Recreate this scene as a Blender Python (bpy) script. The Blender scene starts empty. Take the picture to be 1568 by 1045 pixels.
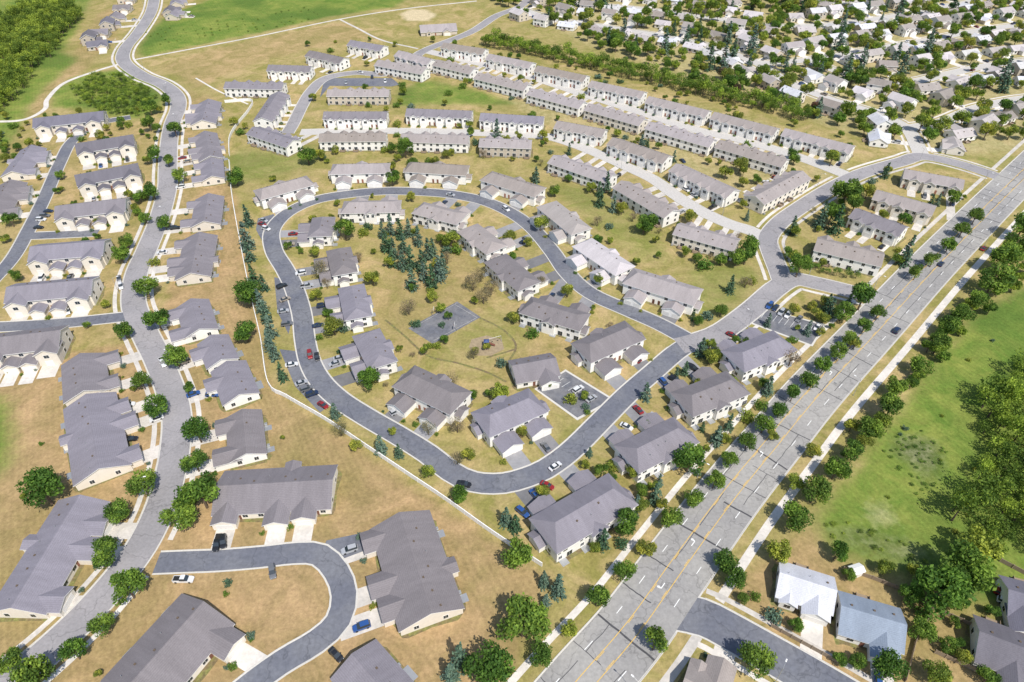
import bpy, math, random
import numpy as np
from mathutils import Vector
random.seed(7); np.random.seed(7)
R=math.radians
# ---------------- image pixels unprojected through the estimated camera -> metres on the ground ----------------
FOC=1045.0; CH=175.0; TH=R(41.0); sT,cT=math.sin(TH),math.cos(TH)
def P(x,y,z=0.0):
    u=(x-784)/FOC; v=(y-522.5)/FOC; q=sT+v*cT
    q=max(q,0.03); t=(CH-z)/q
    return (u*t, t*(cT-v*sT), z)
def PS(x,y,z=0.0):
    v=(y-522.5)/FOC; return FOC*(sT+v*cT)/(CH-z)
scene=bpy.context.scene
COL=scene.collection
# ---------------- materials ----------------
def newmat(name):
    m=bpy.data.materials.new(name); m.use_nodes=True
    nt=m.node_tree; b=nt.nodes["Principled BSDF"]; return m,nt,b
def N(nt,t,**k):
    n=nt.nodes.new(t)
    for a,b in k.items(): setattr(n,a,b)
    return n
def noise(nt,co,scale,detail=4,rough=.55,dist=0):
    n=N(nt,'ShaderNodeTexNoise'); n.inputs['Scale'].default_value=scale; n.inputs['Detail'].default_value=detail
    n.inputs['Roughness'].default_value=rough; n.inputs['Distortion'].default_value=dist
    nt.links.new(co,n.inputs['Vector']); return n.outputs['Fac']
def maprange(nt,v,a,b,c,d,clamp=True):
    n=N(nt,'ShaderNodeMapRange'); n.clamp=clamp
    nt.links.new(v,n.inputs[0])
    for i,k in zip((1,2,3,4),(a,b,c,d)): n.inputs[i].default_value=k
    return n.outputs[0]
def math_(nt,op,a,b=None):
    n=N(nt,'ShaderNodeMath',operation=op)
    for i,k in enumerate((a,b)):
        if k is None: continue
        if isinstance(k,(int,float)): n.inputs[i].default_value=k
        else: nt.links.new(k,n.inputs[i])
    return n.outputs[0]
def mixc(nt,f,a,b,blend='MIX'):
    n=N(nt,'ShaderNodeMix',data_type='RGBA',blend_type=blend)
    for i,k in ((0,f),(6,a),(7,b)):
        if isinstance(k,(int,float)): n.inputs[i].default_value=k
        elif isinstance(k,(tuple,list)): n.inputs[i].default_value=(*k[:3],1)
        else: nt.links.new(k,n.inputs[i])
    return n.outputs[2]
def scalec(nt,c,f):
    n=N(nt,'ShaderNodeVectorMath',operation='SCALE')
    if isinstance(c,(tuple,list)): n.inputs[0].default_value=c[:3]
    else: nt.links.new(c,n.inputs[0])
    nt.links.new(f,n.inputs['Scale']); return n.outputs[0]
def simple(name,col,rough=.85,var=.15,scale=1.0,rnd=0.0,col2=None,big=None,spec=.3,metal=0,cracks=0):
    m,nt,b=newmat(name)
    co=N(nt,'ShaderNodeTexCoord').outputs['Object']
    f=maprange(nt,noise(nt,co,scale,5,.65),.3,.7,1-var,1+var)
    oi=N(nt,'ShaderNodeObjectInfo').outputs['Random']
    if rnd: f=math_(nt,'MULTIPLY',f,maprange(nt,oi,0,1,1-rnd,1+rnd))
    c=col
    if col2: c=mixc(nt,maprange(nt,noise(nt,co,big or .1,4),.4,.6,0,1),col,col2)
    if cracks:
        vo=N(nt,'ShaderNodeTexVoronoi',feature='DISTANCE_TO_EDGE'); vo.inputs['Scale'].default_value=cracks
        nn=N(nt,'ShaderNodeTexNoise'); nn.inputs['Scale'].default_value=.4; nt.links.new(co,nn.inputs['Vector'])
        ad=N(nt,'ShaderNodeVectorMath',operation='MULTIPLY_ADD'); nt.links.new(nn.outputs['Color'],ad.inputs[0]); ad.inputs[1].default_value=(4,4,4); nt.links.new(co,ad.inputs[2])
        nt.links.new(ad.outputs[0],vo.inputs['Vector'])
        f=math_(nt,'MULTIPLY',f,maprange(nt,vo.outputs['Distance'],0,.02,.72,1))
    c=scalec(nt,c,f)
    nt.links.new(c,b.inputs['Base Color']); b.inputs['Roughness'].default_value=rough
    b.inputs['Specular IOR Level'].default_value=spec; b.inputs['Metallic'].default_value=metal
    return m
M={}
M['arterial']=simple('weathered_asphalt',(.33,.318,.30),.9,.14,.9,0,(.27,.262,.255),.04,cracks=.10)
M['street']=simple('street_asphalt',(.30,.285,.292),.9,.13,1.2,0,(.255,.245,.253),.06,cracks=.09)
M['dark']=simple('sealed_asphalt',(.13,.137,.165),.9,.18,.8,0,(.165,.17,.19),.08,cracks=.08)
M['suburb']=simple('pale_street',(.47,.45,.425),.9,.12,1.0)  # light grey paving, lifted further to paint distance haze into the colour
M['court']=simple('court_asphalt',(.13,.135,.155),.9,.2,.5,0,(.18,.18,.19),.2,cracks=.22)
M['drv']=simple('driveway_asphalt',(.24,.235,.24),.9,.15,.8,.35,(.20,.20,.21),.2)
M['conc']=simple('concrete',(.60,.56,.51),.9,.12,1.0,.12,(.50,.47,.43),.2)
M['concp']=simple('pale_concrete',(.68,.64,.59),.9,.1,1.0,.12)  # far driveways: concrete whitened so the colour carries the haze
M['kerb']=simple('kerb_concrete',(.54,.52,.48),.9,.1,2)
M['tar']=simple('tar_seal',(.07,.07,.075),.8,.2,1)
M['yellow']=simple('yellow_paint',(.66,.42,.08),.8,.2,2)
M['white']=simple('white_paint',(.74,.74,.72),.8,.15,2)
M['trim']=simple('white_trim',(.80,.79,.77),.7,.04,1)
M['siding_w']=simple('white_siding',(.80,.78,.74),.8,.05,1,.06)
M['siding_b']=simple('cream_siding',(.70,.645,.56),.8,.05,1,.10)
M['siding_t']=simple('tan_siding',(.52,.46,.38),.8,.06,1,.15)
M['garage']=simple('garage_door',(.78,.76,.72),.7,.03,1,.06)
M['door']=simple('entry_door',(.22,.10,.07),.6,.05,1,.5)
M['deck']=simple('deck_wood',(.27,.21,.15),.85,.15,3)
M['metal']=simple('galvanised_metal',(.45,.46,.47),.5,.05,2,0,None,None,.5,.6)
M['rubber']=simple('tyre_rubber',(.02,.02,.02),.8,.1,4)
M['mulch']=simple('playground_mulch',(.30,.235,.15),.95,.2,.8)
M['bed']=simple('planting_bed',(.17,.13,.07),.95,.4,1.2,0,(.18,.18,.06),.35)
M['red']=simple('rust_plastic',(.2,.08,.06),.5,.05,3)
M['blue']=simple('blue_plastic',(.05,.08,.2),.5,.05,3)
M['bark']=simple('bark',(.12,.09,.065),.95,.25,3)
def roofmat(name,c,rnd=.12):
    m,nt,b=newmat(name)
    co=N(nt,'ShaderNodeTexCoord').outputs['Object']
    a=maprange(nt,noise(nt,co,2.6,6,.75),.3,.7,.84,1.16)
    mp=N(nt,'ShaderNodeMapping'); mp.inputs['Scale'].default_value=(1,.18,.18); nt.links.new(co,mp.inputs[0])
    a2=maprange(nt,noise(nt,mp.outputs[0],.5,3),.35,.65,.92,1.06)
    oi=N(nt,'ShaderNodeObjectInfo').outputs['Random']
    f=math_(nt,'MULTIPLY',math_(nt,'MULTIPLY',a,a2),maprange(nt,oi,0,1,1-rnd,1+rnd))
    w=N(nt,'ShaderNodeTexWave',bands_direction='Z'); w.inputs['Scale'].default_value=1.6; w.inputs['Distortion'].default_value=1.5
    nt.links.new(co,w.inputs['Vector'])
    f=math_(nt,'MULTIPLY',f,maprange(nt,w.outputs['Fac'],0,1,.93,1.05))
    hue=mixc(nt,oi,(1.04,1.0,.95),(.97,.97,1.05))
    nt.links.new(scalec(nt,mixc(nt,1.0,c,hue,'MULTIPLY'),f),b.inputs['Base Color']); b.inputs['Roughness'].default_value=.93
    b.inputs['Specular IOR Level'].default_value=.2
    return m
M['roof_g']=roofmat('grey_shingles',(.205,.193,.208),.12)
M['roof_d']=roofmat('charcoal_shingles',(.145,.14,.16))
M['roof_b']=roofmat('brown_shingles',(.29,.262,.245),.16)
M['roof_l']=roofmat('pale_shingles',(.50,.51,.52))
M['roof_s']=roofmat('slate_blue_shingles',(.22,.26,.30))
M['roof_m']=roofmat('mixed_shingles',(.38,.355,.34),.4)
m,nt,b=newmat('window_glass'); b.inputs['Base Color'].default_value=(.03,.04,.05,1); b.inputs['Roughness'].default_value=.12
b.inputs['Specular IOR Level'].default_value=.6; M['glass']=m
def paint(name,c):
    m,nt,b=newmat(name); b.inputs['Base Color'].default_value=(*c,1); b.inputs['Roughness'].default_value=.3
    b.inputs['Coat Weight'].default_value=.5; b.inputs['Metallic'].default_value=.15; return m
CARC=dict(white=(.72,.72,.72),silver=(.42,.43,.45),grey=(.16,.165,.175),black=(.02,.021,.024),red=(.28,.02,.02),blue=(.03,.09,.28),navy=(.02,.035,.08),tan=(.35,.3,.24))
CP={k:paint('car_paint_'+k,v) for k,v in CARC.items()}
m,nt,b=newmat('headlight'); b.inputs['Base Color'].default_value=(.7,.7,.7,1); b.inputs['Roughness'].default_value=.15; M['hl']=m
m,nt,b=newmat('taillight'); b.inputs['Base Color'].default_value=(.3,.01,.01,1); b.inputs['Roughness'].default_value=.2; M['tl']=m
def foliage(name,c1,c2,tr=.42):
    m,nt,b=newmat(name)
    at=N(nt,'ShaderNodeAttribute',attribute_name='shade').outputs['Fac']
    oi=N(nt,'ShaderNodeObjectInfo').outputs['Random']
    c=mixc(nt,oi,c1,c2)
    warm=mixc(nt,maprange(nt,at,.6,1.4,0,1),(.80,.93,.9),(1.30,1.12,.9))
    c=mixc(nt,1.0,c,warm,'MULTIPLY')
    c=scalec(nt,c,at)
    nt.links.new(c,b.inputs['Base Color']); b.inputs['Roughness'].default_value=.7; b.inputs['Specular IOR Level'].default_value=.25
    t=N(nt,'ShaderNodeBsdfTranslucent'); nt.links.new(c,t.inputs['Color'])
    mx=N(nt,'ShaderNodeMixShader'); mx.inputs[0].default_value=tr
    nt.links.new(b.outputs[0],mx.inputs[1]); nt.links.new(t.outputs[0],mx.inputs[2])
    nt.links.new(mx.outputs[0],nt.nodes['Material Output'].inputs['Surface']); return m
M['leaf']=foliage('maple_leaves',(.10,.205,.036),(.165,.26,.048))
M['leaf_y']=foliage('light_leaves',(.23,.31,.055),(.29,.32,.065))
M['leaf_f']=foliage('forest_leaves',(.165,.265,.042),(.21,.29,.05))
M['leaf_r']=foliage('purple_leaves',(.12,.07,.05),(.17,.14,.09))
M['spruce']=foliage('spruce_needles',(.055,.12,.06),(.12,.19,.165),.15)
M['dry']=foliage('sparse_leaves',(.27,.22,.17),(.22,.22,.12))
# ---------------- mesh helpers ----------------
class Part:
    def __init__(s): s.v=[];s.f=[];s.m=[]
    def face(s,pts,m=0):
        n=len(s.v); s.v.extend(pts); s.f.append(tuple(range(n,n+len(pts)))); s.m.append(m)
    def box(s,x0,x1,y0,y1,z0,z1,m=0):
        n=len(s.v); s.v.extend([(x0,y0,z0),(x1,y0,z0),(x1,y1,z0),(x0,y1,z0),(x0,y0,z1),(x1,y0,z1),(x1,y1,z1),(x0,y1,z1)])
        for q in ((3,2,1,0),(4,5,6,7),(0,1,5,4),(1,2,6,5),(2,3,7,6),(3,0,4,7)):
            s.f.append(tuple(n+i for i in q)); s.m.append(m)
    def tube(s,a,b,r0,r1,n=7,m=0):
        a=Vector(a);b=Vector(b);d=(b-a).normalized()
        u=d.orthogonal().normalized();w=d.cross(u);k=len(s.v)
        for c,r in((a,r0),(b,r1)):
            for i in range(n):
                t=2*math.pi*i/n; s.v.append(tuple(c+u*math.cos(t)*r+w*math.sin(t)*r))
        for i in range(n):
            j=(i+1)%n; s.f.append((k+i,k+j,k+n+j,k+n+i)); s.m.append(m)
        s.f.append(tuple(k+n+i for i in range(n))); s.m.append(m)
        s.f.append(tuple(k+n-1-i for i in range(n))); s.m.append(m)
    def mesh(s,name,mats):
        me=bpy.data.meshes.new(name); me.from_pydata(s.v,[],s.f)
        for x in mats: me.materials.append(x)
        me.polygons.foreach_set('material_index',s.m); me.update(); return me
def obj(name,me,loc=(0,0,0),rot=0,scale=None,parent=None):
    o=bpy.data.objects.new(name,me); o.location=loc; o.rotation_euler=(0,0,rot)
    if scale is not None: o.scale=scale if isinstance(scale,tuple) else (scale,)*3
    if parent: o.parent=parent
    COL.objects.link(o); return o
# ---------------- camera, light, sky ----------------
cam=bpy.data.cameras.new('camera'); cam.lens=24; cam.sensor_width=36; cam.clip_end=30000; cam.clip_start=1
co=bpy.data.objects.new('camera',cam); co.location=(0,0,CH); co.rotation_euler=(R(90)-TH,0,0); COL.objects.link(co); scene.camera=co
scene.view_settings.view_transform='Standard'; scene.view_settings.look='None'; scene.view_settings.exposure=0
el=R(56); az=math.atan2(.5,-.87)
ts=Vector((math.sin(az)*math.cos(el),math.cos(az)*math.cos(el),math.sin(el)))
sl=bpy.data.lights.new('sun','SUN'); sl.energy=5.0; sl.angle=R(.8); sl.color=(1,.95,.87)
so=bpy.data.objects.new('sun',sl); so.rotation_euler=ts.to_track_quat('Z','Y').to_euler(); COL.objects.link(so)
w=bpy.data.worlds.new('World'); scene.world=w; w.use_nodes=True; nt=w.node_tree
sk=nt.nodes.new('ShaderNodeTexSky'); sk.sky_type='NISHITA'; sk.sun_disc=False; sk.sun_elevation=el; sk.sun_rotation=az
nt.links.new(sk.outputs[0],nt.nodes['Background'].inputs[0]); nt.nodes['Background'].inputs[1].default_value=.15
# ---------------- roads ----------------
def smooth(pts,step=3.0):
    pts=[np.array(p[:2],float) for p in pts]
    e=[2*pts[0]-pts[1]]+pts+[2*pts[-1]-pts[-2]]
    out=[]
    for i in range(1,len(e)-2):
        p0,p1,p2,p3=e[i-1:i+3]; n=max(2,int(np.linalg.norm(p2-p1)/step))
        for k in range(n):
            t=k/n
            out.append(.5*((2*p1)+(-p0+p2)*t+(2*p0-5*p1+4*p2-p3)*t*t+(-p0+3*p1-3*p2+p3)*t**3))
    out.append(pts[-1]); return np.array(out)
def normals(c):
    d=np.gradient(c,axis=0); d/=np.linalg.norm(d,axis=1)[:,None]+1e-9
    return np.stack([-d[:,1],d[:,0]],1)
def nz(base,_c={}):
    _c[base]=_c.get(base,0)+1
    return base+0.0015*(_c[base]%8 if base<.01 else _c[base])
def ribbon(name,c,a,b,z,mat,nn=None):
    nn=normals(c) if nn is None else nn
    L=c+nn*b; Rr=c+nn*a
    p=Part(); n=len(c)
    p.v=[(*Rr[i],z) for i in range(n)]+[(*L[i],z) for i in range(n)]
    p.f=[(i,i+1,n+i+1,n+i) for i in range(n-1)]; p.m=[0]*(n-1)
    return obj(name,p.mesh(name,[mat]))
ROADS=[]
roadspec=[
 ('residential_street',[(240,-40),(236,0),(230,22),(212,50),(192,75),(190,95),(215,115),(250,130),(270,147),(273,165),(264,190),(259,220),(257,260),(256,290),(244,335),(226,380),(209,420),(205,465),(222,510),(242,550),(262,600),(271,640),(268,690),(260,730),(245,780),(215,840),(165,905),(105,968),(40,1025),(-40,1085)],9.2,'street'),
 ('crescent_street',[(1060,524),(1010,497),(960,475),(905,450),(870,420),(845,385),(815,350),(780,325),(740,308),(690,298),(640,294),(590,293),(540,297),(490,305),(455,318),(430,335),(416,357),(420,385),(436,412),(450,440),(462,480),(467,520),(475,555),(492,585),(520,612),(560,638),(610,667),(655,695),(690,722),(725,738),(772,740),(820,726),(850,709),(880,685),(920,645),(960,605),(1000,570),(1035,540),(1060,524)],7.4,'dark'),
 ('collector_street',[(1040,530),(1070,522),(1105,508),(1150,475),(1188,442),(1215,428),(1250,434),(1300,446),(1350,460),(1385,470)],9,'street'),
 ('residential_street',[(1200,438),(1192,415),(1180,385),(1176,365),(1190,345),(1215,325),(1270,290),(1320,266),(1380,248),(1412,240),(1470,252),(1540,275)],8.5,'street'),
 ('townhouse_street',[(1180,368),(1150,354),(1115,343),(1070,322),(1035,300),(1000,275),(960,256),(920,238),(880,222),(840,210),(800,207),(730,204),(670,202),(610,201),(540,201),(460,203)],7.5,'suburb'),
 ('townhouse_street',[(650,78),(700,90),(760,104),(830,124),(900,147),(980,172),(1060,198),(1140,216),(1220,240),(1300,270)],8,'suburb'),
 ('cul_de_sac_street',[(440,205),(450,188),(463,162),(478,138),(500,120),(545,112),(590,114),(625,98),(650,78),(720,50),(760,25),(800,8),(820,-20)],7.5,'street'),
 ('private_drive',[(240,862),(290,860),(340,858),(400,853),(455,847),(490,850),(515,875),(527,910),(518,950),(485,982),(430,1015),(370,1060),(330,1100)],6.6,'dark'),
 ('private_drive',[(200,180),(150,190),(112,215),(92,250),(70,300),(48,345),(20,395),(-20,440)],6.5,'dark'),
 ('private_drive',[(-40,503),(40,499),(110,494),(195,485)],6,'dark'),
 ('private_drive',[(40,362),(90,360),(150,357)],6,'dark'),
 ('side_street',[(1030,935),(1075,945),(1110,962),(1160,990),(1220,1024),(1290,1065),(1380,1120)],10.5,'dark'),
 ('suburban_street',[(1412,240),(1388,197),(1340,174),(1270,152),(1210,128),(1160,98),(1090,72),(1010,55),(930,42),(850,30),(790,12)],8,'suburb'),
 ('suburban_street',[(1160,98),(1240,92),(1330,77),(1420,62),(1500,47),(1640,28)],8,'suburb'),
 ('suburban_street',[(1240,92),(1300,116),(1380,127),(1450,114),(1520,100),(1650,85)],8,'suburb'),
 ('suburban_street',[(880,5),(980,14),(1080,27),(1180,40),(1280,37),(1400,20),(1500,0)],8,'suburb'),
 ('suburban_street',[(1388,197),(1440,188),(1500,165),(1580,150),(1660,150)],8,'suburb'),
 ('suburban_street',[(1100,-25),(1200,-8),(1290,5),(1380,-10)],8,'suburb'),
]
A0=[P(*p) for p in [(820,1140),(895,1048),(970,960),(1040,862),(1115,760),(1182,678),(1247,600),(1335,506),(1425,409),(1510,323),(1562,272)]]
dv=np.array(A0[-1][:2])-np.array(A0[-2][:2]); A0.append(tuple(np.array(A0[-1][:2])+dv*3)); A0.append(tuple(np.array(A0[-1][:2])+dv*6))
AC=smooth(A0,3.0)
roads=[('arterial_road',AC,18.2,'arterial')]+[(n,smooth([P(*p) for p in pp]),w_,m_) for n,pp,w_,m_ in roadspec]
for n,c,wd,mt in roads: ROADS.append((c,wd/2))
def road_clear(x,y,skip=-1):
    best=1e9
    for i,(c,h) in enumerate(ROADS):
        if i==skip: continue
        d=np.min(np.hypot(c[:,0]-x,c[:,1]-y))-h
        if d<best: best=d
    return best
order={'suburb':.070,'street':.085,'dark':.078,'arterial':.112}
for i,(n,c,wd,mt) in enumerate(roads):
    nn=normals(c)
    ribbon('kerb_gutter' ,c,-wd/2-.45,wd/2+.45,nz(.038),M['kerb'],nn)
    ribbon(n,c,-wd/2,wd/2,nz(order[mt]),M[mt],nn)
    p=Part()
    for s in (-1,1):
        e=c+nn*s*(wd/2+.30); e2=c+nn*s*(wd/2+.52)
        ok=[road_clear(e[k][0],e[k][1],i)>.1 for k in range(len(c))]
        for k in range(len(c)-1):
            if ok[k] and ok[k+1]:
                a,b_,cc,d=e[k],e[k+1],e2[k+1],e2[k]; z=.18
                p.face([(*a,z),(*b_,z),(*cc,z),(*d,z)]); p.face([(*a,.0),(*b_,.0),(*b_,z),(*a,z)]); p.face([(*d,.0),(*cc,.0),(*cc,z),(*d,z)])
    if p.v: obj('kerb',p.mesh('kerb',[M['kerb']]))
def walk(i,off,wd=1.6,t0=0,t1=1,name='sidewalk',z=.018):
    c=roads[i][1]; nn=normals(c); n=len(c); a=int(t0*n); b=int(t1*n)
    cc=c[a:b]; e=nn[a:b]
    pts=cc+e*off
    run=[];z=nz(z)
    for k in range(len(pts)):
        ok=road_clear(pts[k][0],pts[k][1],i)>.3
        if ok: run.append(k)
        if (not ok or k==len(pts)-1):
            if len(run)>3: ribbon(name,cc[run[0]:run[-1]+1],off-wd/2,off+wd/2,z,M['conc'],e[run[0]:run[-1]+1])
            run=[]
walk(0,9.1+4.6,1.9); walk(0,-9.1-5.0,2.6)
walk(1,4.6+2.6); walk(1,-4.6-2.6)
walk(3,-4.5-2.8,1.5,.1,1); walk(4,4.3+2.6,1.5); walk(4,-4.3-2.6,1.5)
walk(12,5.2+2.8,1.6,.15,1); walk(12,-5.2-2.6,1.6,.15,1)
for k in (13,14,15,16,17): walk(k,6.6,1.3); walk(k,-6.6,1.3)
def trail(pp,wd,mat='conc',name='footpath'):
    ribbon(name,smooth([P(*p) for p in pp],2),-wd/2,wd/2,nz(.0175),M[mat])
trail([(-20,187),(35,184),(68,168),(73,152),(98,128),(145,110),(185,98)],3.0)
trail([(205,92),(290,76),(400,55),(520,30),(620,14),(730,2)],2.2)
trail([(520,30),(548,44),(585,62),(640,75)],2.0)
trail([(300,120),(335,140),(380,160)],1.3)
for pp in ([(590,490),(620,515),(655,545),(700,556),(745,570),(775,585)],[(735,487),(770,505),(790,530),(775,560)],[(745,548),(790,535)]): trail(pp,.9,'bed')
def dashes(c,off,wd,z,mat,name,on,off_):
    nn=normals(c); p=Part(); k=4
    st=3.0
    while k<len(c)-4:
        m_=max(1,int(on/st)); a=c[k:k+m_+1]; e=nn[k:k+m_+1]
        for j in range(len(a)-1):
            p.face([(*(a[j]+e[j]*(off-wd/2)),z),(*(a[j+1]+e[j+1]*(off-wd/2)),z),(*(a[j+1]+e[j+1]*(off+wd/2)),z),(*(a[j]+e[j]*(off+wd/2)),z)])
        k+=int((on+off_)/st)
    obj(name,p.mesh(name,[mat]))
zm=.128
for s in (-1,1):
    ribbon('yellow_lane_line',AC,s*1.95-.09,s*1.95+.09,zm,M['yellow'])
    dashes(AC,s*1.62,.16,zm,M['yellow'],'yellow_dashed_line',3,9)
    dashes(AC,s*5.45,.2,zm,M['white'],'white_lane_dashes',3,9)
nA=normals(AC); p=Part(); z=.120; k=2
while k<len(AC)-3:
    a=AC[k]; e=nA[k]; d=np.array([e[1],-e[0]]); sk1=random.uniform(-.6,.6)
    hw=random.choice((.10,.14,.18,.28)); pr=None
    o0,o1=random.choice(((-9,9),(-9,9),(-9,9),(-9,0),(0,9)))
    for j in range(9):
        o=o0+(o1-o0)*j/8; c0=a+e*o+d*(sk1*o/9+random.uniform(-.12,.12))
        if pr is not None: p.face([(*(pr-d*hw),z),(*(c0-d*hw),z),(*(c0+d*hw),z),(*(pr+d*hw),z)])
        pr=c0
    k+=random.choice([2,3,4,5])
obj('tar_crack_seal',p.mesh('tar_crack_seal',[M['tar']]))
p=Part()
for o in (-5.0,-1.5,1.5,5.0):
    k=3
    while k<len(AC)-12:
        ln=random.randint(4,12)
        if random.random()<.6:
            pr=None
            for j in range(k,min(k+ln,len(AC)-2)):
                c0=AC[j]+nA[j]*(o+random.uniform(-.15,.15))
                if pr is not None: p.face([(*(pr-nA[j]*.09),z+.002),(*(c0-nA[j]*.09),z+.002),(*(c0+nA[j]*.09),z+.002),(*(pr+nA[j]*.09),z+.002)])
                pr=c0
        k+=ln
obj('tar_crack_seal',p.mesh('tar_crack_seal',[M['tar']]))
def arrow(x,y,sgn):
    q=P(x,y); k=int(np.argmin(np.hypot(AC[:,0]-q[0],AC[:,1]-q[1]))); e=nA[k]; d=np.array([e[1],-e[0]])*sgn
    p=Part(); c=AC[k]; L=lambda a,b_:(*(c+d*a+e*b_),.131)
    p.face([L(-1.6,-.12),L(.5,-.12),L(.5,.12),L(-1.6,.12)]); p.face([L(.26,.12),L(.7,.12),L(.7,.7),L(.26,.7)]); p.face([L(0,.7),L(1.0,.7),L(.5,1.3)])
    obj('turn_arrow_marking',p.mesh('turn_arrow',[M['white']]))
for x,y,s in ((1075,838,1),(1020,905,-1),(1190,710,1),(1305,588,1)): arrow(x,y,s)
def pad(name,pp,mat,z=.028,zz=0):
    p=Part(); z=nz(z); p.face([(*P(*q)[:2],z) for q in pp]); return obj(name,p.mesh(name,[M[mat]]))
pad('basketball_court',[(625,503),(700,462),(736,486),(663,527)],'court')
pad('parking_lot_kerb',[(818,596),(866,566),(941,612),(884,644)],'kerb')
pad('parking_lot',[(822,596),(866,569),(936,612),(884,640)],'court')
pad('parking_lot_kerb',[(1156,470),(1265,497),(1244,531),(1136,491)],'kerb')
pad('parking_lot',[(1160,470),(1261,499),(1242,528),(1140,490)],'court')
pad('parking_lot',[(428,535),(452,538),(468,575),(510,618),(490,632),(452,592)],'dark')
pad('parking_lot',[(420,425),(438,428),(450,478),(442,512),(425,478)],'dark')
pad('parking_lot',[(395,335),(420,328),(414,358),(402,370),(392,352)],'dark')
pad('parking_lot',[(490,150),(497,120),(600,120),(612,130),(600,133),(505,132)],'dark')
pad('private_drive_apron',[(492,848),(500,828),(560,815),(568,840),(520,858)],'dark')
pad('playground_surface',[(718,532),(722,520),(745,514),(768,520),(772,535),(752,545),(730,545)],'mulch')
def pxlines(segs,wd,z,mat,name):
    p=Part()
    for a,b_ in segs:
        a=np.array(P(*a)[:2]);b_=np.array(P(*b_)[:2]);d=(b_-a)/np.linalg.norm(b_-a);e=np.array([-d[1],d[0]])*wd/2
        p.face([(*(a-e),z),(*(b_-e),z),(*(b_+e),z),(*(a+e),z)])
    obj(name,p.mesh(name,[M[mat]]))
pxlines([((632,502),(699,465)),((664,522),(730,487)),((697,467),(731,487))],.1,.062,'kerb','court_line')
pxlines([((840+i*10,582+i*5.5),(853+i*10,574+i*5.5)) for i in range(0,7)],.12,.064,'white','parking_bay_lines')
pxlines([((1172+i*9,478+i*2.8),(1165+i*9,487+i*2.8)) for i in range(0,9)],.12,.066,'white','parking_bay_lines')
# ---------------- buildings ----------------
FOOT=[]
DRV=[]
def prism(p,ax,a0,a1,c0,c1,H,pt,o=.5,oe=.4,t=.22,mr=0,mt=1):
    def T(a,c,z): return (a,c,z) if ax=='x' else (c,a,z)
    cm=(c0+c1)/2; hw=(c1-c0)/2; zr=H+hw*pt; ze=H-o*pt
    a0-=oe; a1+=oe; c0-=o; c1+=o
    for u in ((c0,ze,cm,zr),(c1,ze,cm,zr)):
        p.face([T(a0,u[0],u[1]+t),T(a1,u[0],u[1]+t),T(a1,u[2],u[3]+t),T(a0,u[2],u[3]+t)],mr)
        p.face([T(a0,u[0],u[1]),T(a1,u[0],u[1]),T(a1,u[2],u[3]),T(a0,u[2],u[3])],mt)
        p.face([T(a0,u[0],u[1]),T(a1,u[0],u[1]),T(a1,u[0],u[1]+t),T(a0,u[0],u[1]+t)],mt)
        for a in (a0,a1): p.face([T(a,u[0],u[1]),T(a,u[0],u[1]+t),T(a,u[2],u[3]+t),T(a,u[2],u[3])],mt)
def hip(p,x0,x1,y0,y1,H,pt,o=.5,t=.22,mr=0,mt=1,frac=1.0):
    x0-=o;x1+=o;y0-=o;y1+=o; ze=H-o*pt+t; z0=ze-t
    if (x1-x0)>=(y1-y0):
        hw=(y1-y0)/2; zr=ze+hw*pt; a=(x0+hw*frac,(y0+y1)/2,zr); b=(x1-hw*frac,(y0+y1)/2,zr)
        F=[[(x0,y0,ze),(x1,y0,ze),b,a],[(x1,y1,ze),(x0,y1,ze),a,b],[(x0,y1,ze),(x0,y0,ze),a],[(x1,y0,ze),(x1,y1,ze),b]]
    else:
        hw=(x1-x0)/2; zr=ze+hw*pt; a=((x0+x1)/2,y0+hw*frac,zr); b=((x0+x1)/2,y1-hw*frac,zr)
        F=[[(x0,y0,ze),(x1,y0,ze),a],[(x1,y1,ze),(x0,y1,ze),b],[(x1,y0,ze),(x1,y1,ze),b,a],[(x0,y1,ze),(x0,y0,ze),a,b]]
    for f in F: p.face(f,mr)
    c=[(x0,y0),(x1,y0),(x1,y1),(x0,y1)]
    for i in range(4):
        a,b=c[i],c[(i+1)%4]; p.face([(*a,z0),(*b,z0),(*b,ze),(*a,ze)],mt)
    p.face([(*q,z0) for q in c[::-1]],mt)
def gwall(p,ax,a0,a1,c0,c1,H,pt):
    def T(a,c,z): return (a,c,z) if ax=='x' else (c,a,z)
    cm=(c0+c1)/2; zr=H+(c1-c0)/2*pt
    for a in (a0,a1): p.face([T(a,c0,0),T(a,c1,0),T(a,c1,H),T(a,cm,zr),T(a,c0,H)])
    for c in (c0,c1): p.face([T(a0,c,0),T(a1,c,0),T(a1,c,H),T(a0,c,H)])
def win(p,ax,a,c,z,s,w_=1.3,h=1.4):
    def B(a0,a1,c0,c1,z0,z1,m_):
        c0,c1=min(c0,c1),max(c0,c1)
        if ax=='y': p.box(a0,a1,c0,c1,z0,z1,m_)
        else: p.box(c0,c1,a0,a1,z0,z1,m_)
    B(a-w_/2-.1,a+w_/2+.1,c-s*.03,c+s*.05,z-.1,z+h+.1,0)
    B(a-w_/2,a-.03,c-s*.02,c+s*.075,z,z+h,1); B(a+.03,a+w_/2,c-s*.02,c+s*.075,z,z+h,1)
CACHE={}
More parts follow.
